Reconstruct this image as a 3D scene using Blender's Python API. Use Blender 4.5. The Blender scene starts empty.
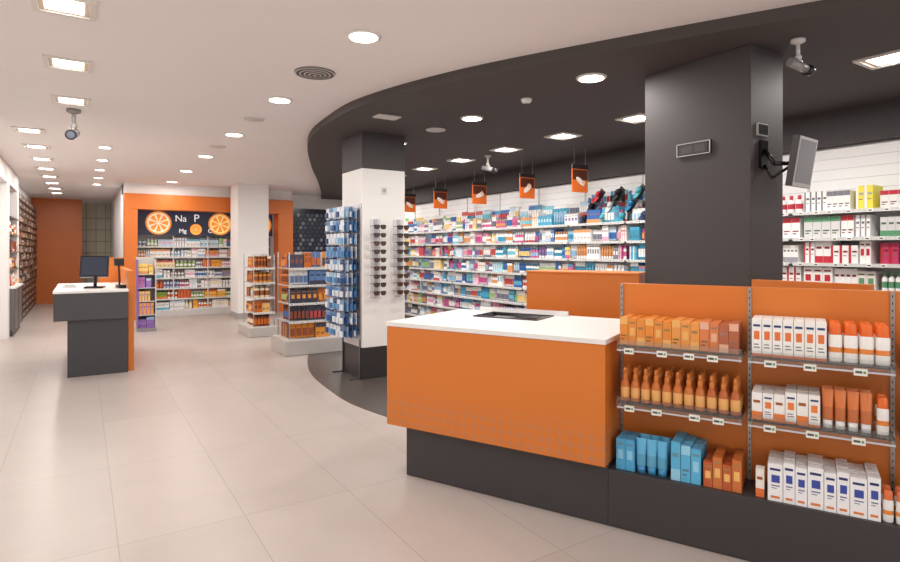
import bpy, math, random
from mathutils import Matrix, Vector
random.seed(11)
S=bpy.context.scene
S.view_settings.view_transform='Standard'

def lin(c):
    o=[]
    for x in c[:3]:
        x=x/255.0
        o.append(x/12.92 if x<=0.04045 else ((x+0.055)/1.055)**2.4)
    return (o[0],o[1],o[2],1.0)

# ---------------- materials ----------------
def newmat(n):
    m=bpy.data.materials.new(n); m.use_nodes=True
    nt=m.node_tree; return m,nt,nt.nodes['Principled BSDF']
def vc(n,rough=.5,metal=0,spec=.5,coat=0,bump=0):
    m,nt,b=newmat(n)
    a=nt.nodes.new('ShaderNodeAttribute'); a.attribute_name='Col'
    nt.links.new(a.outputs['Color'],b.inputs['Base Color'])
    b.inputs['Roughness'].default_value=rough; b.inputs['Metallic'].default_value=metal
    b.inputs['Specular IOR Level'].default_value=spec; b.inputs['Coat Weight'].default_value=coat
    return m
M_PAINT=vc('painted_surface',.6)
M_LAM=vc('laminate',.38)
M_PACK=vc('printed_packaging',.42)
M_GLOSSP=vc('plastic_gloss',.22)
M_METAL=vc('brushed_metal',.35,metal=.8)
def glass():
    m=bpy.data.materials.new('clear_acrylic'); m.use_nodes=True; nt=m.node_tree; nt.nodes.clear()
    o=nt.nodes.new('ShaderNodeOutputMaterial'); mx=nt.nodes.new('ShaderNodeMixShader')
    t=nt.nodes.new('ShaderNodeBsdfTransparent'); t.inputs[0].default_value=(.95,.97,.97,1)
    g=nt.nodes.new('ShaderNodeBsdfGlossy'); g.inputs['Roughness'].default_value=.08
    f=nt.nodes.new('ShaderNodeFresnel'); f.inputs[0].default_value=1.5
    ad=nt.nodes.new('ShaderNodeMath'); ad.operation='ADD'; ad.inputs[1].default_value=.05
    nt.links.new(f.outputs[0],ad.inputs[0]); nt.links.new(ad.outputs[0],mx.inputs[0])
    nt.links.new(t.outputs[0],mx.inputs[1]); nt.links.new(g.outputs[0],mx.inputs[2]); nt.links.new(mx.outputs[0],o.inputs[0])
    return m
M_GLASS=glass()
def emis(n,c,s):
    m,nt,b=newmat(n); b.inputs['Base Color'].default_value=lin(c)
    b.inputs['Emission Color'].default_value=lin(c); b.inputs['Emission Strength'].default_value=s; return m
M_LAMP=emis('lamp_glow',(255,248,236),9)
def backlit():
    m,nt,b=newmat('backlit_print')
    a=nt.nodes.new('ShaderNodeAttribute'); a.attribute_name='Col'
    nt.links.new(a.outputs['Color'],b.inputs['Base Color']); nt.links.new(a.outputs['Color'],b.inputs['Emission Color'])
    b.inputs['Emission Strength'].default_value=.45; return m
M_BACKLIT=backlit()
def simple(n,c,rough=.6,noise=.0,scale=4,spec=.5):
    m,nt,b=newmat(n); b.inputs['Roughness'].default_value=rough; b.inputs['Specular IOR Level'].default_value=spec
    if noise:
        no=nt.nodes.new('ShaderNodeTexNoise'); no.inputs['Scale'].default_value=scale; no.inputs['Detail'].default_value=6
        tc=nt.nodes.new('ShaderNodeTexCoord'); nt.links.new(tc.outputs['Object'],no.inputs['Vector'])
        mx=nt.nodes.new('ShaderNodeMix'); mx.data_type='RGBA'
        l=lin(c); mx.inputs[6].default_value=tuple(x*(1-noise) for x in l[:3])+(1,); mx.inputs[7].default_value=tuple(min(1,x*(1+noise)) for x in l[:3])+(1,)
        nt.links.new(no.outputs['Fac'],mx.inputs[0]); nt.links.new(mx.outputs[2],b.inputs['Base Color'])
    else: b.inputs['Base Color'].default_value=lin(c)
    return m
M_CEIL=simple('ceiling_plaster',(244,238,236),.8,.02,2)
M_WALL=simple('wall_plaster',(242,241,240),.7,.02,3)
M_DARKC=simple('dark_ceiling_paint',(78,71,70),.75,.04,2)
def floor_mat():
    m,nt,b=newmat('porcelain_floor_tile')
    tc=nt.nodes.new('ShaderNodeTexCoord'); mp=nt.nodes.new('ShaderNodeMapping')
    mp.inputs['Location'].default_value=(-.15+.6*10,0.35+12,0)
    br=nt.nodes.new('ShaderNodeTexBrick'); br.offset=0.0; br.squash=1
    br.inputs['Scale'].default_value=1; br.inputs['Brick Width'].default_value=.6; br.inputs['Row Height'].default_value=1.2
    br.inputs['Mortar Size'].default_value=.002; br.inputs['Mortar Smooth'].default_value=.1
    br.inputs['Color1'].default_value=lin((188,177,171)); br.inputs['Color2'].default_value=lin((182,171,165)); br.inputs['Mortar'].default_value=lin((152,142,136))
    nt.links.new(tc.outputs['Object'],mp.inputs['Vector']); nt.links.new(mp.outputs[0],br.inputs['Vector'])
    no=nt.nodes.new('ShaderNodeTexNoise'); no.inputs['Scale'].default_value=3; no.inputs['Detail'].default_value=8; no.inputs['Roughness'].default_value=.65
    nt.links.new(tc.outputs['Object'],no.inputs['Vector'])
    mr=nt.nodes.new('ShaderNodeMapRange'); mr.inputs[3].default_value=.9; mr.inputs[4].default_value=1.08
    nt.links.new(no.outputs['Fac'],mr.inputs[0])
    mul=nt.nodes.new('ShaderNodeVectorMath'); mul.operation='SCALE'
    nt.links.new(br.outputs['Color'],mul.inputs[0]); nt.links.new(mr.outputs[0],mul.inputs['Scale']); nt.links.new(mul.outputs[0],b.inputs['Base Color'])
    b.inputs['Roughness'].default_value=.34; b.inputs['Specular IOR Level'].default_value=.42
    return m
M_FLOOR=floor_mat()
M_DFLOOR=simple('dark_floor_tile',(84,76,73),.33,.08,4)
def dotted_orange():
    m,nt,b=newmat('orange_laminate_dotted')
    tc=nt.nodes.new('ShaderNodeTexCoord'); mp=nt.nodes.new('ShaderNodeMapping'); mp.inputs['Scale'].default_value=(17,0,17)
    vo=nt.nodes.new('ShaderNodeTexVoronoi'); vo.inputs['Randomness'].default_value=0; vo.inputs['Scale'].default_value=1
    nt.links.new(tc.outputs['Object'],mp.inputs[0]); nt.links.new(mp.outputs[0],vo.inputs['Vector'])
    lt=nt.nodes.new('ShaderNodeMath'); lt.operation='LESS_THAN'; lt.inputs[1].default_value=.38; nt.links.new(vo.outputs['Distance'],lt.inputs[0])
    sp=nt.nodes.new('ShaderNodeSeparateXYZ'); nt.links.new(tc.outputs['Object'],sp.inputs[0])
    mr=nt.nodes.new('ShaderNodeMapRange'); mr.inputs[1].default_value=.56; mr.inputs[2].default_value=.46; nt.links.new(sp.outputs['Z'],mr.inputs[0])
    mu=nt.nodes.new('ShaderNodeMath'); mu.operation='MULTIPLY'; nt.links.new(lt.outputs[0],mu.inputs[0]); nt.links.new(mr.outputs[0],mu.inputs[1])
    mx=nt.nodes.new('ShaderNodeMix'); mx.data_type='RGBA'; mx.inputs[6].default_value=lin((216,122,46)); mx.inputs[7].default_value=lin((204,124,70))
    nt.links.new(mu.outputs[0],mx.inputs[0]); nt.links.new(mx.outputs[2],b.inputs['Base Color']); b.inputs['Roughness'].default_value=.4
    return m
M_DOT=dotted_orange()

ORANGE=(216,122,46); DARK=(66,62,64); BLACK=(25,25,27); WHITE=(242,241,239); GREY=(150,148,148); LG=(200,198,196)

# ---------------- mesh builder ----------------
class MB:
    def __init__(s): s.v=[];s.f=[];s.c=[];s.m=[];s.sm=[]
    def face(s,pts,col,mi=0,sm=False):
        n=len(s.v); s.v+= [tuple(p) for p in pts]; s.f.append(tuple(range(n,n+len(pts)))); s.c.append(col); s.m.append(mi); s.sm.append(sm)
    def box(s,x0,x1,y0,y1,z0,z1,col,mi=0,M=None):
        n=len(s.v)
        P=[(x0,y0,z0),(x1,y0,z0),(x1,y1,z0),(x0,y1,z0),(x0,y0,z1),(x1,y0,z1),(x1,y1,z1),(x0,y1,z1)]
        if M is not None: P=[tuple(M@Vector(p)) for p in P]
        s.v+=P
        for q in ((3,2,1,0),(4,5,6,7),(0,1,5,4),(1,2,6,5),(2,3,7,6),(3,0,4,7)):
            s.f.append(tuple(n+i for i in q)); s.c.append(col); s.m.append(mi); s.sm.append(False)
    def lathe(s,cx,cy,prof,seg=12,mi=0,sx=1,sy=1,M=None):
        n=len(s.v); k=len(prof)
        for (r,z,c) in prof:
            for i in range(seg):
                a=2*math.pi*i/seg; p=(cx+r*sx*math.cos(a),cy+r*sy*math.sin(a),z)
                if M is not None: p=tuple(M@Vector(p))
                s.v.append(p)
        for j in range(k-1):
            for i in range(seg):
                i2=(i+1)%seg
                s.f.append((n+j*seg+i,n+j*seg+i2,n+(j+1)*seg+i2,n+(j+1)*seg+i)); s.c.append(prof[j][2]); s.m.append(mi); s.sm.append(True)
        s.f.append(tuple(n+i for i in range(seg))[::-1]); s.c.append(prof[0][2]); s.m.append(mi); s.sm.append(False)
        s.f.append(tuple(n+(k-1)*seg+i for i in range(seg))); s.c.append(prof[-1][2]); s.m.append(mi); s.sm.append(False)
    def tube(s,p0,p1,r,col,seg=8,mi=0,r1=None):
        p0=Vector(p0);p1=Vector(p1); d=p1-p0; L=d.length
        M=Matrix.Translation(p0)@d.to_track_quat('Z','Y').to_matrix().to_4x4()
        s.lathe(0,0,[(r,0,col),(r if r1 is None else r1,L,col)],seg,mi,M=M)
    def make(s,name,mats,loc=(0,0,0),rz=0,parent=None,bevel=0):
        me=bpy.data.meshes.new(name); me.from_pydata(s.v,[],s.f)
        if not isinstance(mats,(list,tuple)): mats=[mats]
        for m in mats: me.materials.append(m)
        ca=me.color_attributes.new('Col','FLOAT_COLOR','CORNER')
        buf=[]; cache={}
        for f,c in zip(s.f,s.c):
            if c not in cache: cache[c]=lin(c)
            buf+=list(cache[c])*len(f)
        ca.data.foreach_set('color',buf)
        me.polygons.foreach_set('material_index',s.m); me.polygons.foreach_set('use_smooth',s.sm)
        me.update()
        o=bpy.data.objects.new(name,me); S.collection.objects.link(o)
        o.location=loc; o.rotation_euler=(0,0,rz)
        if parent: o.parent=parent
        if bevel:
            b=o.modifiers.new('bevel','BEVEL'); b.width=bevel; b.segments=2; b.limit_method='ANGLE'
        return o
def empty(name,loc=(0,0,0),rz=0):
    o=bpy.data.objects.new(name,None); S.collection.objects.link(o); o.location=loc; o.rotation_euler=(0,0,rz); o.empty_display_size=.1; return o

# ---------------- products ----------------
def dk(c,f): return tuple(max(0,min(255,int(x*f))) for x in c)
def it_box(mb,x,y,z,w,d,h,col,acc,st=0):
    mb.box(x,x+w,y,y+d,z,z+h,col)
    e=y-.0008
    def q(a0,a1,b0,b1,c): mb.face([(x+w*a0,e,z+h*b0),(x+w*a1,e,z+h*b0),(x+w*a1,e,z+h*b1),(x+w*a0,e,z+h*b1)],c)
    if st==0: q(0,1,.0,.3,acc); q(.15,.8,.62,.72,dk(acc,.7))
    elif st==1: q(.0,1,.75,1,acc); q(.15,.85,.3,.36,dk(acc,.6)); q(.15,.6,.18,.23,dk(acc,.6))
    elif st==2: q(.2,.8,.35,.65,acc); q(.15,.85,.8,.87,dk(acc,.7))
    elif st==3:
        q(.15,.85,.8,.86,(40,60,120)); q(.22,.78,.45,.68,acc); q(.2,.7,.3,.33,(120,120,130)); q(.2,.8,.22,.25,(120,120,130)); q(0,1,0,.07,acc)
    elif st==4:
        q(0,.28,0,1,acc); q(.38,.9,.6,.7,dk(acc,.7)); q(.38,.8,.4,.44,(110,110,110))
    elif st==5:
        q(.15,.85,.82,.88,(40,50,110)); q(.25,.8,.5,.7,acc); q(.25,.8,.4,.43,(100,110,150)); q(.25,.6,.34,.36,(100,110,150)); q(.2,.8,.08,.14,(225,130,70))
def it_bottle(mb,x,y,z,r,h,col,cap,lab=None,seg=10):
    lab=lab or col
    mb.lathe(x,y,[(r*.92,z,col),(r,z+.04*h,col),(r,z+.2*h,lab),(r,z+.5*h,col),(r,z+.64*h,col),(r*.45,z+.76*h,cap),(r*.45,z+.78*h,cap),(r*.5,z+.8*h,cap),(r*.46,z+h,cap)],seg)
def it_jar(mb,x,y,z,r,h,col,cap,lab,seg=12):
    mb.lathe(x,y,[(r*.92,z,col),(r,z+.05*h,col),(r,z+.18*h,lab),(r,z+.6*h,col),(r,z+.72*h,col),(r*.8,z+.78*h,cap),(r*.88,z+.8*h,cap),(r*.88,z+.97*h,cap),(r*.8,z+h,cap)],seg)
def it_tube(mb,x,y,z,r,h,col,cap,seg=10):
    mb.lathe(x,y,[(r*.85,z,cap),(r*.85,z+.22*h,cap)],seg,sy=.8)
    n=len(mb.v)
    prof=[(1,.8,.22),(1,.7,.55),(1.05,.35,.85),(1.08,.06,1.0)]
    for (a,b,t) in prof:
        for i in range(seg):
            an=2*math.pi*i/seg; mb.v.append((x+r*a*math.cos(an),y+r*b*math.sin(an),z+h*t))
    for j in range(3):
        for i in range(seg):
            i2=(i+1)%seg; mb.f.append((n+j*seg+i,n+j*seg+i2,n+(j+1)*seg+i2,n+(j+1)*seg+i)); mb.c.append(col if j!=0 else dk(col,.9)); mb.m.append(0); mb.sm.append(True)
def it_flatcap(mb,x,y,z,r,h,body,cap,seg=12,sy=.62):
    mb.lathe(x,y,[(r*.9,z,body),(r,z+.05*h,body),(r,z+.25*h,(235,140,60)),(r,z+.38*h,body),(r,z+.66*h,body),(r*.9,z+.7*h,cap),(r*.92,z+.71*h,cap),(r*.8,z+.97*h,cap),(r*.6,z+h,cap)],seg,sy=sy)
def it_spray(mb,x,y,z,r,h,body,lab,cap):
    mb.lathe(x,y,[(r*.9,z,body),(r,z+.04*h,body),(r,z+.12*h,lab),(r,z+.42*h,body),(r*.85,z+.55*h,body),(r*.5,z+.66*h,cap),(r*.55,z+.67*h,cap),(r*.5,z+.8*h,cap),(r*.32,z+.83*h,cap),(r*.42,z+.86*h,cap),(r*.36,z+h,cap)],12)
    mb.box(x-r*.2,x+r*.2,y-r*.9,y,z+.88*h,z+.95*h,cap)
def it_hang(mb,x,y,z,w,h,col,acc,hk=.16):
    mb.box(x,x+w,y,y+.004,z,z+h,col)
    mb.box(x+w*.15,x+w*.85,y-.02,y,z+h*.12,z+h*.6,acc)
    mb.tube((x+w/2,y-.03,z+h*.9),(x+w/2,y+hk,z+h*.9),.0025,(190,190,190),5)
MIX=[WHITE]*11+[(100,180,208),(70,118,182),(205,100,145),(232,165,190),(155,195,130),(198,80,78),(240,208,130),(130,105,160),(220,155,100),(190,215,230),(195,218,232),(120,125,140),(150,190,220)]
COOL=[WHITE]*5+[(70,165,200),(50,105,180),(60,145,175),(130,200,215),(200,90,145)]
RED=[WHITE]*9+[(185,40,50),(195,50,65),(235,225,220)]
WARM=[WHITE]*4+[(225,120,40),(245,180,70),(200,80,40),(240,220,170),(120,160,60),(230,90,60)]
BLUEP=[(70,115,170),(110,160,205),(222,230,238),(225,232,238),(225,228,232),(80,130,180),(165,200,225),(45,75,125)]
JAR=[(205,110,40),(150,85,45),(230,150,60),(130,68,38),(235,190,120)]
def fill(mb,a0,a1,d,z,h,pal,kinds=('box','bottle','tube'),depth=.1,wmin=.035,wmax=.085,acc=None,hmin=.68):
    a=a0
    while a<a1-.03:
        k=random.choice(kinds); w=random.uniform(wmin,wmax); hh=h*random.uniform(hmin,.99); c=random.choice(pal); ac=random.choice(acc or pal)
        if ac==c: ac=random.choice(acc or MIX[11:])
        st=random.choice((0,1,2,4)); yo=random.uniform(0,.03)
        for i in range(random.randint(2,5)):
            if a+w>a1: break
            if k=='box': it_box(mb,a,d+yo,z,w*.96,depth,hh,c,ac,st)
            elif k=='bottle': it_bottle(mb,a+w/2,d+yo+w*.5,z,w*.45,hh,c,ac,ac,8)
            elif k=='jar': 
                for rr in range(2): it_jar(mb,a+w/2,d+yo+w*.5+rr*w,z,w*.47,hh,c,dk(c,.6),ac)
            elif k=='tube': it_tube(mb,a+w/2,d+yo+w*.45,z,w*.42,hh,c,ac,8)
            else: it_hang(mb,a,d+yo+.03,z+.01,w*.92,hh,c,ac,.1)
            a+=w
        else:
            a+=random.uniform(.002,.012); continue
        if a+wmin>a1: break
        a+=.01
def price_strip(mb,a0,a1,y,z,n,hgt=.03):
    mb.box(a0,a1,y-.006,y,z-.028,z+.004,(215,215,215))
    for i in range(n):
        t=a0+(a1-a0)*(i+.5+random.uniform(-.25,.25))/n
        mb.box(t-.022,t+.022,y-.009,y-.006,z-.028,z+.002,(245,244,238)); mb.box(t-.014,t+.012,y-.0105,y-.009,z-.018,z-.008,(60,60,60))

# ---------------- room ----------------
H=2.85; HD=2.77
def boxobj(name,x0,x1,y0,y1,z0,z1,mat,col=WHITE,bevel=0,parent=None):
    mb=MB(); mb.box(x0,x1,y0,y1,z0,z1,col); return mb.make(name,mat,bevel=bevel,parent=parent)
boxobj('floor',-1.3,6.3,-3.2,21.6,-.1,0,M_FLOOR)
boxobj('ceiling',-1.3,6.3,-3.2,21.6,H,H+.1,M_CEIL)
boxobj('wall_left',-1.3,-1.15,-3.2,21.6,0,H,M_WALL)
boxobj('wall_right',6.12,6.3,-3.2,14.4,0,H,M_WALL)
boxobj('wall_far',0.9,6.3,14.4,14.55,0,H,M_WALL)
boxobj('wall_passage',.73,.9,13.9,20.6,0,H,M_WALL)
boxobj('wall_back',-1.3,.9,21.4,21.6,0,H,M_WALL)
boxobj('trim_bulkhead_right',5.98,6.12,-3.0,14.3,2.44,HD,M_PAINT,(62,58,60))
ctrl=[(6.05,-3.0),(5.2,-1.6),(4.35,0.0),(3.66,1.27),(2.98,2.58),(2.45,3.75),(2.17,4.8),(2.15,5.6),(2.33,6.85),(3.0,8.7),(3.95,11.0),(4.85,13.3),(5.2,14.3)]
def catmull(P,n=8):
    o=[]
    for i in range(len(P)-1):
        p0=P[max(0,i-1)];p1=P[i];p2=P[i+1];p3=P[min(len(P)-1,i+2)]
        for k in range(n):
            t=k/n
            o.append(tuple(.5*((2*p1[j])+(-p0[j]+p2[j])*t+(2*p0[j]-5*p1[j]+4*p2[j]-p3[j])*t*t+(-p0[j]+3*p1[j]-3*p2[j]+p3[j])*t**3) for j in (0,1)))
    o.append(P[-1]); return o
curve=catmull(ctrl)
def zone(name,z0,z1,mat):
    mb=MB(); xe=6.12
    for i in range(len(curve)-1):
        a=curve[i];b=curve[i+1]
        mb.face([(a[0],a[1],z0),(b[0],b[1],z0),(xe,b[1],z0),(xe,a[1],z0)],DARK)
        mb.face([(a[0],a[1],z1),(xe,a[1],z1),(xe,b[1],z1),(b[0],b[1],z1)],DARK)
        mb.face([(a[0],a[1],z0),(a[0],a[1],z1),(b[0],b[1],z1),(b[0],b[1],z0)],DARK)
    return mb.make(name,mat)
zone('ceiling_dark_dropped',HD,H,M_DARKC)
zone('floor_dark_zone',0.0,.003,M_DFLOOR)
mb=MB()
for x in (-1.15,.65,2.45,4.25,6.05): mb.box(x,x+.07,-3.15,-3.05,0,H,GREY)
mb.box(-1.15,6.12,-3.15,-3.05,0,.1,GREY); mb.box(-1.15,6.12,-3.15,-3.05,2.4,2.5,GREY)
mb.make('unseen_fill_opening_1',M_METAL)  # unseen frame across the end left open for world fill light
boxobj('wall_orange_far',-1.15,0.0,19.0,19.15,0,H,M_LAM,(210,112,46))
mb=MB(); mb.box(-.0,.73,20.45,20.55,0,H,(225,220,198))
for i in range(7): mb.box(0,.73,20.43,20.45,.35*i+.3,.35*i+.32,(165,160,138))
for i in range(3): mb.box(.1+.25*i,.115+.25*i,20.43,20.45,0,H,(165,160,138))
mb.make('door_1',M_LAM)
# left wall dressing
mb=MB()
for y in (11.75,13.45): mb.box(-1.149,-1.02,y,y+.3,0,2.55,WHITE)
mb.box(-1.149,-1.02,6,13.75,2.55,H,(225,222,220))
mb.make('trim_pilasters_left',M_PAINT)
dw=empty('drawer_cabinet_wall')
mb=MB(); mb.box(-1.149,-1.05,13.76,18.98,0,2.6,(64,48,43))
for i in range(17):
    for j in range(6):
        z=.05+i*.15
        if 5<=i<=13:
            mb.box(-1.05,-1.0,13.78+j*.87,14.62+j*.87,z,z+.012,(120,95,82))
        else:
            mb.box(-1.05,-1.03,13.78+j*.87,14.62+j*.87,z,z+.105,(104,80,70)); mb.box(-1.03,-1.027,14.1+j*.87,14.3+j*.87,z+.04,z+.07,(215,210,200))
mb.make('cabinet',M_LAM,parent=dw)
mb=MB()
for i in range(5,14):
    for j in range(6): fill(mb,.02+j*.87,.84+j*.87,0,.063+i*.15,.12,[(120,80,60),(95,70,60),(140,100,80),(180,130,90),(200,190,175)],('box','bottle'),depth=.025,wmin=.05)
o=mb.make('products',M_PACK,(-1.005,13.78,0),math.pi/2,parent=dw)
wc=empty('wall_cabinet')
mb=MB(); mb.box(-1.149,-.98,12.06,13.44,0,.1,DARK); mb.box(-1.149,-.95,12.06,13.44,.1,.8,(110,104,104)); mb.box(-1.149,-.93,12.06,13.44,.8,.83,WHITE)
for i in range(3): mb.box(-.95,-.945,12.06+.68*i,12.07+.68*i,.1,.8,DARK)
for z in (1.1,1.4,1.7,2.0): mb.box(-1.149,-1.0,12.06,13.44,z,z+.02,(120,110,105))
mb.box(-1.149,-1.14,12.06,13.44,.83,2.5,(90,76,70))
mb.make('cabinet',M_LAM,parent=wc)
mb=MB()
for z in (.83,1.12,1.42,1.72): fill(mb,0.03,1.3,.0,z+.001,.22,WARM+[(120,80,60)]*4)
mb.make('products',M_PACK,(-1.0,12.1,0),math.pi/2,parent=wc)

# ---------------- columns ----------------
def column(name,x0,x1,y0,y1,zs,cols,bev=.004):
    e=empty(name)
    for i in range(len(cols)):
        boxobj('section_%d'%(i+1),x0,x1,y0,y1,zs[i],zs[i+1],M_LAM if i==0 and len(cols)>1 else M_PAINT,cols[i],bev,e)
    return e
column('column',2.63,3.17,5.93,6.51,[0.003,.357,2.365,HD],[(52,50,52),WHITE,(66,62,64)])
column('column',3.6,3.99,2.06,2.88,[0.003,HD],[(68,63,64)])
column('column',2.75,3.39,12.55,13.25,[0,.12,H],[(170,168,166),WHITE])

# ---------------- main counter ----------------
P0=(1.665,3.36,0); RZ=math.atan2(-.901,.433)
root=empty('service_counter',P0,RZ)
mb=MB(); mb.box(0,1.4255,0,.95,.323,.958,ORANGE); mb.make('orange_body',M_DOT,parent=root,bevel=.002)
mb=MB()
T0,T1,D0,D1=.34,.80,.56,.84
for q in ((-.004,1.4285,-.004,D0),(-.004,1.4285,D1,.954),(-.004,T0,D0,D1),(T1,1.4285,D0,D1)): mb.box(q[0],q[1],q[2],q[3],.959,.985,(238,236,233))
mb.make('white_top',M_LAM,parent=root)
mb=MB(); mb.box(.12,1.4255,.05,.85,.003,.323,(60,57,59)); mb.make('dark_plinth',M_LAM,parent=root,bevel=.002)
mb=MB(); mb.box(T0,T1,D0,D1,.9585,.964,(38,38,42))
for q in ((T0-.012,T1+.012,D0-.012,D0),(T0-.012,T1+.012,D1,D1+.012),(T0-.012,T0,D0,D1),(T1,T1+.012,D0,D1)): mb.box(q[0],q[1],q[2],q[3],.964,.993,(60,60,64))
mb.box(.42,.56,.64,.76,.964,.978,(120,122,126)); mb.box(.62,.74,.6,.72,.964,.972,(90,92,98))
mb.box(.2,.9,.885,.90,.985,1.02,(235,235,235))
mb.make('recessed_basin',M_GLOSSP,parent=root)
# shelving unit
sh=empty('display_shelving',P0,RZ)
mb=MB(); mb.box(1.4265,3.9,.05,.40,.003,.30,(60,57,59)); mb.make('dark_plinth',M_LAM,parent=sh,bevel=.002)
mb=MB(); mb.box(1.4265,3.9,.286,.32,.301,1.265,ORANGE)
mb.make('orange_back_panel',M_LAM,parent=sh,bevel=.002)
mb=MB()
UP=[1.437,2.07,2.64,3.24,3.86]
for u in UP:
    mb.box(u-.008,u+.008,.276,.286,.301,1.262,(170,166,162))
    z=.34
    while z<1.24: mb.box(u-.002,u+.002,.2755,.276,z,z+.011,(50,48,46)); z+=.032
BE=[(1.475,2.055),(2.082,2.626),(2.654,3.226),(3.254,3.85)]
for zz in (.95,.655):
    for a,b in BE:
        for u in (a+.01,b-.01): mb.box(u-.003,u+.003,.06,.276,zz-.03,zz,(190,190,190))
mb.make('slotted_uprights',M_METAL,parent=sh)
mb=MB()
for zz in (.95,.655):
    for a,b in BE:
        mb.box(a,b,.045,.275,zz,zz+.008,WHITE); mb.box(a,b,.04,.044,zz-.022,zz+.035,WHITE)
mb.make('acrylic_shelves',M_GLASS,parent=sh)
mb=MB()
for zz in (.95,.655):
    for i,tags in ((0,(.1,.38,.62,.82)),(1,(.12,.42,.75)),(2,(.2,.5,.8)),(3,(.2,.6))):
        a,b=BE[i]
        mb.box(a,b,.0385,.040,zz-.022,zz-.014,(200,200,205))
        for t in tags:
            t+=random.uniform(-.05,.05); x=a+(b-a)*t
            mb.box(x-.024,x+.024,.034,.038,zz-.034,zz-.004,(236,238,228)); mb.box(x-.018,x+.006,.0332,.034,zz-.024,zz-.014,(90,92,88)); mb.box(x+.01,x+.019,.0332,.034,zz-.024,zz-.014,(120,150,90))
mb.make('price_labels',M_PACK,parent=sh)

Z1=.959; Z2=.664; Z3=.301
def place(name,mb,bev=0,mat=None): return mb.make(name,mat or M_PACK,parent=sh,bevel=bev)
mb=MB(); a=1.482
cols=[(230,142,58)]*6+[(236,156,78)]*3+[(220,130,78)]*2+[(182,102,70)]*2
for i,c in enumerate(cols):
    w=.043
    for r in range(3):
        it_box(mb,a,.07+r*.066,Z1,w-.002,.06,.14-.004*(i%3),c,(240,180,102) if i<9 else (234,178,150),(1,2,0)[i%3])
    a+=w
place('orange_lotion_boxes',mb)
mb=MB(); a=2.095
for i in range(7):
    w=.042
    for r in range(3): it_box(mb,a,.065+r*.068,Z1,w-.002,.06,.17,(246,244,240),(232,120,60),3)
    a+=w
place('white_sunscreen_boxes',mb)
mb=MB()
for i in range(4):
    for r in range(3): it_flatcap(mb,2.42+i*.056,.092+r*.063,Z1,.026,.17,(246,244,240),(236,108,36))
for i in range(8):
    for r in range(2): it_flatcap(mb,2.69+i*.06,.094+r*.07,Z1,.027,.17,(246,244,240),(236,108,36))
place('sunscreen_bottles',mb,mat=M_GLOSSP)
mb=MB()
for i in range(11):
    for r in range(3): it_spray(mb,1.505+i*.052,.09+r*.065,Z2,.0235,.175,(200,112,50) if i<8 else (188,100,50),(234,176,106),(212,124,54))
place('amber_spray_bottles',mb,mat=M_GLOSSP)
mb=MB(); a=2.095
for i in range(6):
    for r in range(3): it_box(mb,a,.065+r*.068,Z2,.043,.06,.125 if i<3 else .14,(246,244,240),(236,130,60),3 if i%2 else 0)
    a+=.045
for i in range(9): it_box(mb,2.67+i*.052,.06,Z2,.048,.06,.15,(246,244,240),(236,130,60),0)
place('white_orange_boxes',mb)
mb=MB()
for i in range(4):
    for r in range(2): it_tube(mb,2.392+i*.046,.095+r*.07,Z2,.021,.17,(218,124,68),(240,240,240))
for i in range(1):
    for r in range(2): it_flatcap(mb,2.588+i*.048,.095+r*.07,Z2,.022,.16,(244,240,236),(232,110,40))
place('tan_lotion_tubes',mb,mat=M_GLOSSP)
mb=MB(); a=1.46
for i in range(2):
    for r in range(2): it_box(mb,a,.08+r*.08,Z3,.046,.07,.16,(80,170,218),(140,208,238),2)
    a+=.048
a=1.735
for i in range(3):
    for r in range(3): it_box(mb,a,.075+r*.068,Z3,.044,.06,.19-.01*i,(92,182,224),(150,212,240),(0,1,2)[i])
    a+=.047
place('blue_suncare_boxes',mb)
mb=MB()
for i in range(3):
    for r in range(2): it_tube(mb,1.585+i*.052,.1+r*.08,Z3,.025,.175,(100,184,224),(70,155,208))
place('blue_suncare_tubes',mb,mat=M_GLOSSP)
mb=MB(); a=1.885
for i in range(4):
    for r in range(3): it_box(mb,a,.075+r*.068,Z3,.04,.06,.12+.03*(i%2),(206,116,58) if i%2 else (192,94,52),(245,190,110),2)
    a+=.042
place('bronze_boxes',mb)
mb=MB(); a=2.11
it_box(mb,a,.08,Z3,.035,.05,.13,(244,238,230),(232,120,60),0); a+=.05
for i in range(8):
    for r in range(3): it_box(mb,a,.065+r*.07,Z3,.045 if i%3 else .06,.06,.17+.012*(i%2),(246,246,248),(60,80,165),5)
    a+=.047 if i%3 else .062
place('white_blue_boxes',mb)
mb=MB()
for i in range(12):
    for r in range(2): it_flatcap(mb,2.605+i*.045,.085+r*.065,Z3,.019,.135,(240,238,234),(228,118,66))
place('after_sun_bottles',mb,mat=M_GLOSSP)

# partitions behind
mb=MB(); mb.box(0,.93,0,.35,.003,1.262,ORANGE); mb.box(-.01,.93,-.01,.36,1.262,1.275,(226,132,56))
mb.make('orange_back_counter',M_LAM,(3.16,3.74,0),RZ,bevel=.002)
mb=MB(); mb.box(3.6,3.66,1.40,2.055,.003,1.262,ORANGE); mb.box(3.66,4.1,1.40,1.46,.003,1.2,ORANGE)
mb.make('orange_partition',M_LAM,bevel=.002)

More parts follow.
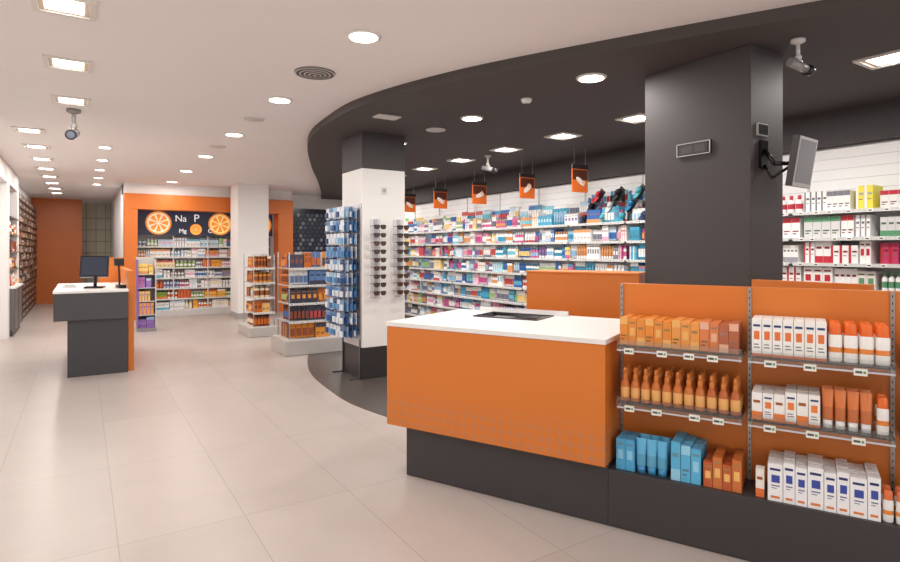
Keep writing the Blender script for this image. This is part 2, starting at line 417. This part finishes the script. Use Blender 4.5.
# ---------------- wall shelving right ----------------
WX=5.74; WY=13.9
wu=empty('wall_shelving',(WX,WY,0),-math.pi/2)
L=13.2
mb=MB(); mb.box(0,L,.34,.375,.1,2.42,(246,246,247))
zz=.12
while zz<2.4: mb.box(0,L,.338,.34,zz,zz+.005,(205,205,205)); zz+=.1
for i in range(14):
    x=min(L-.02,i*1.0); mb.box(x,x+.02,.325,.34,.1,2.42,(212,212,212))
mb.box(0,L,.02,.375,.003,.1,(120,118,118))
mb.make('slat_panel',M_PAINT,parent=wu)
WZ=[.12,.38,.62,.86,1.09,1.33,1.565,1.81]
mb=MB()
for z in WZ:
    for i in range(13):
        mb.box(i+.02,i+1.0,.0,.33,z-.014,z,(222,222,225)); price_strip(mb,i+.03,i+.99,0,z-.002,7)
mb.make('shelves',M_PAINT,parent=wu)
RA=[(190,40,55),(195,50,70),(190,40,60),(90,150,110),(150,150,160)]
secs=[('products',.1,4.6,MIX,('box','bottle','hang','hang','hang')),('products',4.62,9.0,MIX+COOL,('box','bottle','tube','hang','hang')),('products',9.05,10.6,COOL,('box','hang','box')),('products',10.62,11.1,RED,('box','bottle')),('products',11.11,11.72,RED,('box',)),('products',11.73,13.0,RED+[(230,220,90)],('box','box','bottle'))]
for nm,a0,a1,pal,kinds in secs:
    mb=MB()
    for z in WZ:
        p=pal; acc=None
        if a0>10:
            acc=RA
            if z==1.33: p=[WHITE,WHITE,WHITE,WHITE,(190,60,100)]
            elif z==1.565: p=[WHITE,WHITE,WHITE,WHITE,(215,215,215)]
            elif z==1.81: p=[WHITE,WHITE,WHITE,(235,235,230)]
            if 10.6<a0<11 and z>1.5: p=[(180,30,50),WHITE,(190,40,60)]
        far=a0<10
        if 11.1<a0<11.5 and z>1.8:
            fill(mb,a0,a0+.42,.03,z+.001,.19,[WHITE],kinds,depth=.2,acc=[(215,120,60),(190,40,60),(120,120,130)],hmin=.85); fill(mb,a0+.43,a1,.03,z+.001,.21,[(236,222,80),(240,230,110)],kinds,depth=.2,acc=[WHITE,(90,150,80)],hmin=.9); continue
        fill(mb,a0,a1,.03,z+.001,.212 if z<1.8 else .2,p,kinds,depth=.2,wmin=.022 if far else .035,wmax=.065 if far else .085,acc=acc)
        if far and z>1.8: fill(mb,a0,min(a1,9.0),.2,z+.15,.2,p,('hang',),wmin=.04,wmax=.075)
    mb.make(nm,M_PACK,parent=wu)
mb=MB()
for r in range(2):
    a=8.2
    while a<10.5:
        w=random.uniform(.035,.06); it_hang(mb,a,.2,1.9+r*.18,w,random.uniform(.12,.17),random.choice([WHITE,WHITE,(200,60,70),(60,130,190),(120,200,210),(40,42,50)]),random.choice([(200,50,60),(50,110,180),(40,40,46),(90,190,205),(220,120,160)]),.13); a+=w+.012
mb.make('hanging_brushes',M_PACK,parent=wu)
# clogs on slanted display strips
mb=MB()
cl=[(190,30,50),(40,130,180),(30,30,40),(60,170,190),(30,30,36),(200,60,60),(230,230,230),(40,60,110),(90,180,190)]
k=0
dx,dz=math.sin(math.radians(40)),math.cos(math.radians(40))
for i in range(4):
    x0=8.5+i*.33; z0=2.16
    for j in range(3):
        x=x0-j*.20*dx; z=z0-j*.20*dz; c=cl[(i*4+j*2)%9]
        M=Matrix.Translation((x,.07,z))@Matrix.Rotation(math.radians(40),4,'Y')@Matrix.Rotation(math.radians(90),4,'X')
        for (a0,a1,sc,cc) in ((0,.018,1,dk(c,.5)),(.018,.03,.93,c)):
            mb.lathe(0,0,[(.036*sc,a0,cc),(.036*sc,a1,cc)],14,sx=.95,sy=2.6,M=M)
        mb.lathe(0,.045,[(.034,.03,c),(.03,.055,c),(.016,.07,c)],14,sx=.95,sy=1.3,M=M)
    M=Matrix.Translation((x0-.2*dx,.085,z0-.2*dz))@Matrix.Rotation(math.radians(40),4,'Y')
    mb.box(-.045,.045,0,.012,-.31,.31,(60,60,66),M=M)
    mb.tube((x0-.1,.1,z0-.1),(x0-.1,.34,z0-.1),.006,LG)
mb.make('clog_display',M_GLOSSP,parent=wu)

# hanging posters
for i,y in enumerate((5.38,6.43,7.62,8.83,10.0)):
    mb=MB(); X=5.45
    mb.box(X-.14,X+.14,y,y+.012,2.2,2.5,(232,112,34)); mb.box(X-.14,X+.14,y-.001,y+.013,2.5,2.56,(40,38,38))
    mb.box(X-.13,X+.13,y-.003,y,2.36,2.49,(84,40,26))
    M=Matrix.Translation((X,y-.006,2.34))@Matrix.Rotation(math.radians(90),4,'X')@Matrix.Rotation(math.radians(random.choice((-35,20,40))),4,'Z')
    mb.lathe(0,0,[(.06,-.002,(245,235,225)),(.055,.003,(245,235,225))],12,sx=1.5,sy=.6,M=M)
    mb.lathe(.05,.02,[(.03,-.002,(240,200,170)),(.028,.006,(240,200,170))],10,M=M)
    for ddx in (-.1,.1): mb.tube((X+ddx,y+.006,2.56),(X+ddx,y+.006,HD),.002,(180,180,180),5)
    mb.make('hanging_poster',M_PACK)

# ---------------- column A accessories ----------------
rk=empty('blister_pack_rack',(2.615,6.5,0),-math.pi/2)
mb=MB()
mb.box(0,.56,.0,.012,.45,1.97,(200,202,206))
for i in range(10): mb.box(0,.56,-.004,0,.55+i*.148,.56+i*.148,(150,150,155))
for u in (.03,.53): mb.box(u-.012,u+.012,0,.012,.004,.45,(120,120,124)); mb.box(u-.012,u+.012,-.12,.012,.004,.02,(120,120,124))
mb.make('frame',M_METAL,parent=rk)
mb=MB()
for r in range(10):
    for c in range(5):
        for dd in range(4):
            it_hang(mb,.01+c*.11,-.04-dd*.05,.47+r*.148,.09,.13,random.choice(BLUEP),random.choice(BLUEP),.035)
mb.make('blister_packs',M_PACK,parent=rk)
def sunglasses_rack(x,y):
    e=empty('sunglasses_rack',(x,y,0))
    mb=MB(); mb.box(-.06,.06,-.012,-.001,.92,1.80,(225,225,228)); mb.box(-.018,.018,-.03,-.012,.92,1.80,(190,190,195)); mb.make('strip',M_GLOSSP,parent=e)
    mb=MB()
    for i in range(9):
        z=.97+i*.092; c=random.choice([(45,34,32),(80,50,38),(40,36,38),(105,65,50)])
        for sx in (-1,1):
            M=Matrix.Translation((sx*.04,-.13,z))@Matrix.Rotation(math.radians(8*sx),4,'Z')@Matrix.Rotation(math.radians(90),4,'X')
            def lens(s,y0,y1,cc):
                pr=[(-.034,.018),(-.02,.024),(.02,.024),(.034,.018),(.032,-.008),(.018,-.024),(-.016,-.024),(-.032,-.008)]
                A=[tuple(M@Vector((p[0]*s,p[1]*s,y0))) for p in pr]; B=[tuple(M@Vector((p[0]*s,p[1]*s,y1))) for p in pr]
                mb.face(B,cc); mb.face(A[::-1],cc)
                for q in range(8): mb.face([A[q],A[(q+1)%8],B[(q+1)%8],B[q]],cc)
            lens(1.06,-.002,.003,c); lens(.85,.0031,.0045,(74,58,54))
            mb.tube((sx*.074,-.126,z+.014),(sx*.07,-.02,z+.01),.0035,c,5)
        mb.tube((-.01,-.131,z+.012),(.01,-.131,z+.012),.004,c,5)
        mb.tube((0,-.125,z+.008),(0,-.012,z+.006),.004,(200,200,200),5)
    mb.make('sunglasses',M_GLOSSP,parent=e)
sunglasses_rack(2.79,5.93); sunglasses_rack(3.08,5.93)
mb=MB(); mb.box(2.87,2.93,5.917,5.929,2.09,2.17,(225,225,225)); mb.box(2.88,2.92,5.913,5.917,2.11,2.15,(170,170,170)); mb.make('wall_sensor',M_GLOSSP)

# ---------------- gondolas ----------------
def gondola(name,x0,x1,y0,y1,zb,ztop,zs,pal,kinds,pal2,kinds2):
    e=empty(name)
    d=y1-y0
    mb=MB(); mb.box(x0,x1,y0,y1,.004,zb,(188,184,180)); mb.box(x0+.02,x1-.02,y0+.02,y1-.02,zb,zb+.015,(210,208,205)); mb.make('base',M_LAM,parent=e,bevel=.004)
    mb=MB(); cx=(x0+x1)/2; cy=(y0+y1)/2
    mb.box(cx-.02,cx+.02,y0+.24,y1-.12,zb+.015,ztop,(205,205,208)); mb.box(x0+.24,x1-.1,cy-.02,cy+.02,zb+.015,ztop,(205,205,208))
    for z in zs: mb.box(x0+.07,x1-.07,y0+.07,y1-.07,z-.012,z,(190,190,192))
    for (xx,yy) in ((x0+.08,y0+.08),(x1-.08,y0+.08),(x0+.08,y1-.08),(x1-.08,y1-.08)): mb.tube((xx,yy,zb+.015),(xx,yy,ztop),.008,(170,170,172))
    for z in zs: price_strip(mb,x0+.07,x1-.07,y0+.07,z,5)
    mb.make('shelves',M_LAM,parent=e)
    mb=MB()
    for z in [zb+.016]+zs: fill(mb,x0+.1,x1-.1,y0+.09,z+.001,.22,pal2,kinds2,depth=.12,wmin=.05,wmax=.09,hmin=.8)
    mb.make('products_front',M_PACK,parent=e)
    mb=MB()
    for z in [zb+.016]+zs: fill(mb,0.03,d-.3,.03,z+.001,.2,pal,kinds,depth=.12,wmin=.08,wmax=.11,hmin=.75)
    mb.make('products_side',M_PACK,(x0+.06,y1-.1,0),-math.pi/2,parent=e)
gondola('gondola_display',2.32,3.18,7.77,8.46,.2,1.42,[.46,.71,.96,1.2],JAR,('jar','jar','box'),JAR[:3]+[WHITE,(70,72,95),(90,125,175),(150,80,60),(60,60,75)],('hang','hang','box'))
gondola('gondola_display',2.33,2.83,9.76,10.6,.15,1.38,[.40,.65,.90,1.15],JAR+[(240,220,190)],('jar','box'),JAR+[(240,220,190)],('jar','box'))
e=empty('purple_box_stand')
mb=MB(); mb.box(.82,1.12,11.5,11.85,0,.06,(150,148,150)); mb.box(.82,1.12,11.83,11.85,.06,1.32,(200,200,200)); mb.box(.82,.835,11.5,11.83,.06,1.28,(150,110,180)); mb.box(1.105,1.12,11.5,11.83,.06,1.28,(210,210,210))
for z in (.3,.54,.78,1.02): mb.box(.835,1.105,11.5,11.83,z-.012,z,(205,205,208))
mb.make('frame',M_LAM,parent=e)
mb=MB()
for z,p in ((.061,[(150,110,190)]),(.301,[(165,120,195),(235,165,70)]),(.541,[(150,110,190),(240,200,90)]),(.781,[(160,120,195)]),(1.021,[(240,170,80),(250,215,120)])): fill(mb,.84,1.1,11.51,z,.22,p,('box',),depth=.2)
mb.make('purple_boxes',M_PACK,parent=e)

# ---------------- checkout desk left ----------------
e=empty('checkout_desk')
mb=MB(); mb.box(-.14,.46,7.82,9.5,.0,.647,(62,62,66)); mb.box(-.27,.46,7.78,9.5,.648,.956,(70,69,73)); mb.make('dark_body',M_LAM,parent=e,bevel=.003)
mb=MB(); mb.box(-.275,.465,7.775,9.6,.957,.985,(240,238,235)); mb.make('white_top',M_LAM,parent=e,bevel=.003)
mb=MB(); mb.box(.467,.53,7.9,9.6,0,1.2,ORANGE); mb.box(.20,.53,9.62,9.68,0,1.34,ORANGE); mb.make('orange_screen_panel',M_LAM,bevel=.002)
e=empty('pos_monitor',(.13,8.25,.987),math.radians(-12))
mb=MB(); mb.box(-.1,.1,-.08,.1,0,.02,BLACK); mb.tube((0,.03,.02),(0,.03,.2),.02,BLACK); mb.make('stand',M_GLOSSP,parent=e,bevel=.003)
M=Matrix.Translation((0,0,.26))@Matrix.Rotation(math.radians(-12),4,'X')
mb=MB(); mb.box(-.15,.15,-.02,.03,-.13,.13,(30,30,33),M=M); mb.box(-.135,.135,-.022,-.02,-.11,.115,(52,60,78),M=M); mb.box(-.1,.1,.03,.09,-.1,.08,(30,30,33),M=M); mb.make('screen',M_GLOSSP,parent=e)
e=empty('card_terminal',(.40,8.08,.987),.2)
mb=MB(); mb.box(-.04,.04,-.08,.08,0,.04,(35,35,38)); mb.box(-.03,.03,-.085,-.05,.04,.045,(120,160,170)); mb.tube((0,.06,.04),(0,.09,.28),.012,(40,40,42)); mb.box(-.05,.05,.05,.11,.27,.36,(40,42,46)); mb.make('body',M_GLOSSP,parent=e,bevel=.004)
mb=MB(); mb.box(-.2,-.06,8.5,8.75,.987,1.01,(235,235,230)); mb.box(-.18,-.08,8.52,8.73,1.01,1.02,(200,205,210)); mb.make('paper_tray',M_LAM)

# ---------------- portal + far shelving ----------------
e=empty('orange_portal')
for nm,a in (('post_left',(.73,.97,13.5,13.88,0,2.30)),('post_right',(3.87,4.22,13.5,13.88,0,2.30)),('beam',(.73,4.22,13.5,13.88,2.301,2.62))):
    boxobj(nm,*a,M_LAM,(218,118,46),.003,e)
boxobj('wall_above_portal',.73,4.22,13.6,14.4,2.63,H,M_WALL)
fx=empty('far_wall_shelving',(.98,13.9,0))
FW=2.87
mb=MB(); mb.box(0,FW,.4,.44,0,2.6,(235,232,228)); mb.box(0,FW,.0,.4,0,.12,(210,208,206))
FZ=[.14,.38,.61,.84,1.07,1.30,1.53]
for z in FZ:
    mb.box(0,FW,.06,.4,z-.02,z,(232,232,233)); price_strip(mb,0.01,FW-.01,.06,z-.002,14)
for i in range(5): mb.box(i*.71,i*.71+.02,.06,.4,.12,1.76,(215,215,215))
mb.make('shelves',M_PAINT,parent=fx)
mb=MB(); mb.box(0,FW,.02,.06,1.78,2.3,(34,40,60))
def disc(cx,cz,r,col,y,n=28):
    mb.face([(cx+r*math.cos(-2*math.pi*i/n),y,cz+r*math.sin(-2*math.pi*i/n)) for i in range(n)][::-1],col)
for cx,cz,r,c1,c2 in ((.42,2.04,.255,(238,150,60),(252,236,205)),(1.17,1.91,.125,(240,140,40),(250,200,110)),(1.68,2.04,.25,(240,150,50),(252,222,150)),(2.6,2.04,.25,(236,130,30),(250,200,100))):
    disc(cx,cz,r,c1,.018); disc(cx,cz,r*.86,c2,.017)
    for k in range(8):
        a=k*math.pi/4; pts=[(cx+r*.08*math.cos(a),.016,cz+r*.08*math.sin(a))]
        for da in (-.28,0,.28): pts.append((cx+r*.74*math.cos(a+da),.016,cz+r*.74*math.sin(a+da)))
        mb.face(pts,c1)
mb.make('backlit_header_artwork',M_BACKLIT,parent=fx)
LW=emis('letter_white',(240,240,240),.5)
for tx,x,z,s in (('Na',.74,2.08,.2),('P',1.12,2.08,.24),('Mg',.82,1.83,.13),('C',1.42,1.84,.13)):
    cu=bpy.data.curves.new('lettering','FONT'); cu.body=tx; cu.size=s; cu.extrude=.002
    o=bpy.data.objects.new('lettering',cu); S.collection.objects.link(o); o.parent=fx; o.location=(x,.012,z); o.rotation_euler=(math.pi/2,0,0); cu.materials.append(LW)
mb=MB()
FP=[WARM,WARM,MIX+WARM,[WHITE]*5+[(150,140,140),(225,140,70)],WARM,[WHITE]*5+[(130,170,70),(225,140,60)],MIX]
for z,p in zip(FZ,FP): fill(mb,.03,FW-.03,.08,z+.001,.2,p,('box','bottle','box'),depth=.15)
mb.make('products',M_PACK,parent=fx)
mb=MB(); mb.box(4.24,5.7,14.34,14.39,0,2.5,(34,40,54))
for r in range(14):
    for c in range(12):
        x=4.32+c*.12+(r%2)*.06; z=.97+r*.105
        if x>5.64: continue
        pts=[(x+.05*math.cos(math.pi/3*i+math.pi/6),14.337,z+.05*math.sin(math.pi/3*i+math.pi/6)) for i in range(6)]
        mb.face(pts,random.choice([(90,100,120),(60,68,86),(140,148,160),(70,76,94)]))
mb.make('honeycomb_panel',M_GLOSSP)
e=empty('low_shelf')
mb=MB(); mb.box(4.3,5.6,13.95,14.32,0,.1,GREY)
for z in (.1,.34,.58,.82): mb.box(4.3,5.6,14.0,14.32,z,z+.02,LG)
mb.box(4.3,4.32,14,14.32,.1,.9,LG); mb.box(5.58,5.6,14,14.32,.1,.9,LG)
mb.make('frame',M_LAM,parent=e)
mb=MB()
for z in (.121,.361,.601): fill(mb,4.33,5.57,14.03,z,.19,MIX)
mb.make('products',M_PACK,parent=e)

# ---------------- ceiling fixtures ----------------
def lamp(parent,x,y,z,size,P,shape='DISK'):
    l=bpy.data.lights.new('lamp','AREA'); l.shape=shape; l.size=size; l.energy=P; l.color=(1,.95,.9)
    o=bpy.data.objects.new('lamp',l); S.collection.objects.link(o); o.parent=parent; o.location=(x,y,z)
def round_light(x,y,z,P,r=.095):
    e=empty('round_downlight',(x,y,z))
    mb=MB(); M=Matrix.Rotation(math.pi,4,'X')
    mb.lathe(0,0,[(r+.022,0,(235,232,228)),(r+.018,.010,(235,232,228)),(r,.012,(235,232,228))],24,M=M)
    mb.make('bezel',M_PAINT,parent=e)
    mb=MB(); mb.lathe(0,0,[(r*.97,.0125,WHITE),(r*.97,.014,WHITE)],24,M=M); mb.make('lens',M_LAMP,parent=e)
    lamp(e,0,0,-.018,2*r,P)
def square_light(x,y,z,P):
    e=empty('square_downlight',(x,y,z))
    mb=MB(); a=.155; b=.125
    for q in ((-a,a,-a,-b),(-a,a,b,a),(-a,-b,-b,b),(b,a,-b,b)): mb.box(q[0],q[1],q[2],q[3],-.014,0,(232,226,220))
    mb.box(-b,b,-b,b,-.004,0,(205,190,172))
    mb.make('frame',M_PAINT,parent=e)
    mb=MB(); mb.box(-.095,.095,-.095,.095,-.008,-.0045,WHITE); mb.make('lens',M_LAMP,parent=e,bevel=.001)
    lamp(e,0,0,-.0105,.17,P)
PW=11.5
for y in (1.57,3.47,5.36,7.26,9.17,11.06,12.95): round_light(1.55,y,H,PW)
round_light(1.55,-.6,H,PW); round_light(.3,-1.5,H,PW)
for y in (1.45,2.7,3.95,5.18,6.43): square_light(-.085,y,H,PW*.75)
for i in range(8): square_light(-.52,8.29+1.25*i,H,PW*.8)
for i in range(5): round_light(.263,9.1+1.3*i,H,PW*.7,.07)
for i in range(4): round_light(3.28+ (0 if i<3 else .3),3.12+1.6*i,HD,PW*1.2)
round_light(4.2,.3,HD,PW)
for i in range(11): square_light(4.68 if i<9 else 5.2,1.71+1.06*i,HD,PW*1.35)
mb=MB(); M=Matrix.Translation((1.55,4.4,H))@Matrix.Rotation(math.pi,4,'X')
for r in (.16,.125,.09,.055,.02): mb.lathe(0,0,[(r,0,(120,116,114)),(r-.004,.012+(.16-r)*.08,(205,200,196)),(r-.014,.013+(.16-r)*.08,(90,86,84))],28,M=M)
mb.make('ceiling_air_vent',M_PAINT)
for (x,y) in ((1.55,6.3),(1.55,8.25)):
    mb=MB(); M=Matrix.Translation((x,y,H))@Matrix.Rotation(math.pi,4,'X'); mb.lathe(0,0,[(.11,0,(225,220,216)),(.105,.008,(214,208,204)),(.02,.01,(210,204,200))],24,M=M); mb.make('ceiling_speaker',M_PAINT)
mb=MB(); M=Matrix.Translation((3.27,3.87,HD))@Matrix.Rotation(math.pi,4,'X'); mb.lathe(0,0,[(.05,0,WHITE),(.05,.016,WHITE),(.035,.035,WHITE),(.012,.04,(90,90,90))],20,M=M); mb.make('smoke_detector',M_GLOSSP)
mb=MB(); M=Matrix.Translation((3.27,5.4,HD))@Matrix.Rotation(math.pi,4,'X'); mb.lathe(0,0,[(.11,0,(215,212,210)),(.105,.008,(205,202,200)),(.02,.01,(200,196,194))],24,M=M); mb.make('ceiling_speaker',M_PAINT)
mb=MB(); mb.box(2.42,2.66,5.05,5.2,HD-.012,HD,(215,212,210)); mb.make('ceiling_panel_light',M_PAINT)
def cctv(x,y,z,ang,s=1,col=(190,188,186)):
    e=empty('security_camera',(x,y,z),ang)
    mb=MB(); M=Matrix.Rotation(math.pi,4,'X')
    mb.lathe(0,0,[(.045*s,0,col),(.045*s,.02*s,col),(.02*s,.03*s,col)],16,M=M)
    mb.tube((0,0,-.02*s),(0,0,-.11*s),.013*s,col); mb.lathe(0,0,[(.014*s,.10*s,col),(.024*s,.12*s,col),(.014*s,.14*s,col)],12,M=M)
    mb.tube((0,0,-.12*s),(0,-.03*s,-.155*s),.012*s,col)
    mb.tube((0,.07*s,-.155*s),(0,-.07*s,-.19*s),.03*s,(150,148,147),14); mb.tube((0,-.07*s,-.19*s),(0,-.115*s,-.201*s),.036*s,(45,44,46),14)
    mb.tube((0,-.115*s,-.201*s),(0,-.118*s,-.202*s),.024*s,(90,95,110),14)
    mb.make('body',M_GLOSSP,parent=e)
cctv(3.78,1.86,HD,math.radians(75),.95,(215,213,211)); cctv(-.07,6.85,H,math.radians(-8),1.4,(140,136,134)); cctv(3.9,8.2,HD,0,1.1); cctv(4.75,6.45,HD,.6,1.1)
# tv on dark column
e=empty('wall_mounted_tv',(3.78,2.04,2.0))
mb=MB(); mb.box(-.09,-.01,-.0,.018,-.02,.16,BLACK); mb.tube((-.05,0,.1),(-.07,-.07,.0),.014,BLACK); mb.tube((-.07,-.07,0),(.0,-.13,0),.014,BLACK); mb.tube((-.05,0,0),(-.06,-.05,-.09),.009,BLACK); mb.tube((-.06,-.05,-.09),(0,-.13,-.02),.009,BLACK); mb.make('bracket',M_GLOSSP,parent=e)
M=Matrix.Translation((.03,-.19,.0))@Matrix.Rotation(math.radians(5),4,'Z')@Matrix.Rotation(math.radians(9),4,'X')
mb=MB(); mb.box(-.135,.135,-.018,.022,-.155,.155,(60,60,62),M=M); mb.box(-.132,.132,-.02,-.018,-.152,.152,(190,190,192),M=M); mb.box(-.115,.115,-.022,-.02,-.13,.135,(130,132,136),M=M); mb.box(-.07,.07,.022,.05,-.08,.08,BLACK,M=M); mb.make('screen',M_GLOSSP,parent=e)
mb=MB(); mb.box(3.585,3.599,2.33,2.59,2.11,2.20,(40,39,41)); mb.box(3.583,3.585,2.35,2.57,2.12,2.19,(50,48,50)); 
for i in range(2): mb.box(3.5825,3.583,2.37+.1*i,2.45+.1*i,2.13,2.18,(66,64,66))
for q in ((2.33,2.59,2.195,2.20),(2.33,2.59,2.11,2.115),(2.33,2.335,2.11,2.2),(2.585,2.59,2.11,2.2)): mb.box(3.58,3.585,q[0],q[1],q[2],q[3],(200,200,200))
mb.make('wall_display_panel',M_GLOSSP)
mb=MB(); mb.box(3.66,3.78,2.045,2.059,2.19,2.27,(190,190,190)); mb.box(3.667,3.773,2.042,2.045,2.197,2.263,(50,50,52)); mb.make('wall_control_panel',M_GLOSSP)

# ---------------- world + camera ----------------
w=bpy.data.worlds.new('world'); S.world=w; w.use_nodes=True
bg=w.node_tree.nodes['Background']; bg.inputs[0].default_value=(1,.99,.98,1); bg.inputs[1].default_value=1.5
cam=bpy.data.cameras.new('camera'); co=bpy.data.objects.new('camera',cam); S.collection.objects.link(co)
cam.sensor_width=36; cam.lens=23.0; cam.shift_y=-31/900; cam.clip_start=.05
co.location=(0,0,1.45); co.rotation_euler=(math.pi/2,0,-math.radians(32.62))
S.camera=co
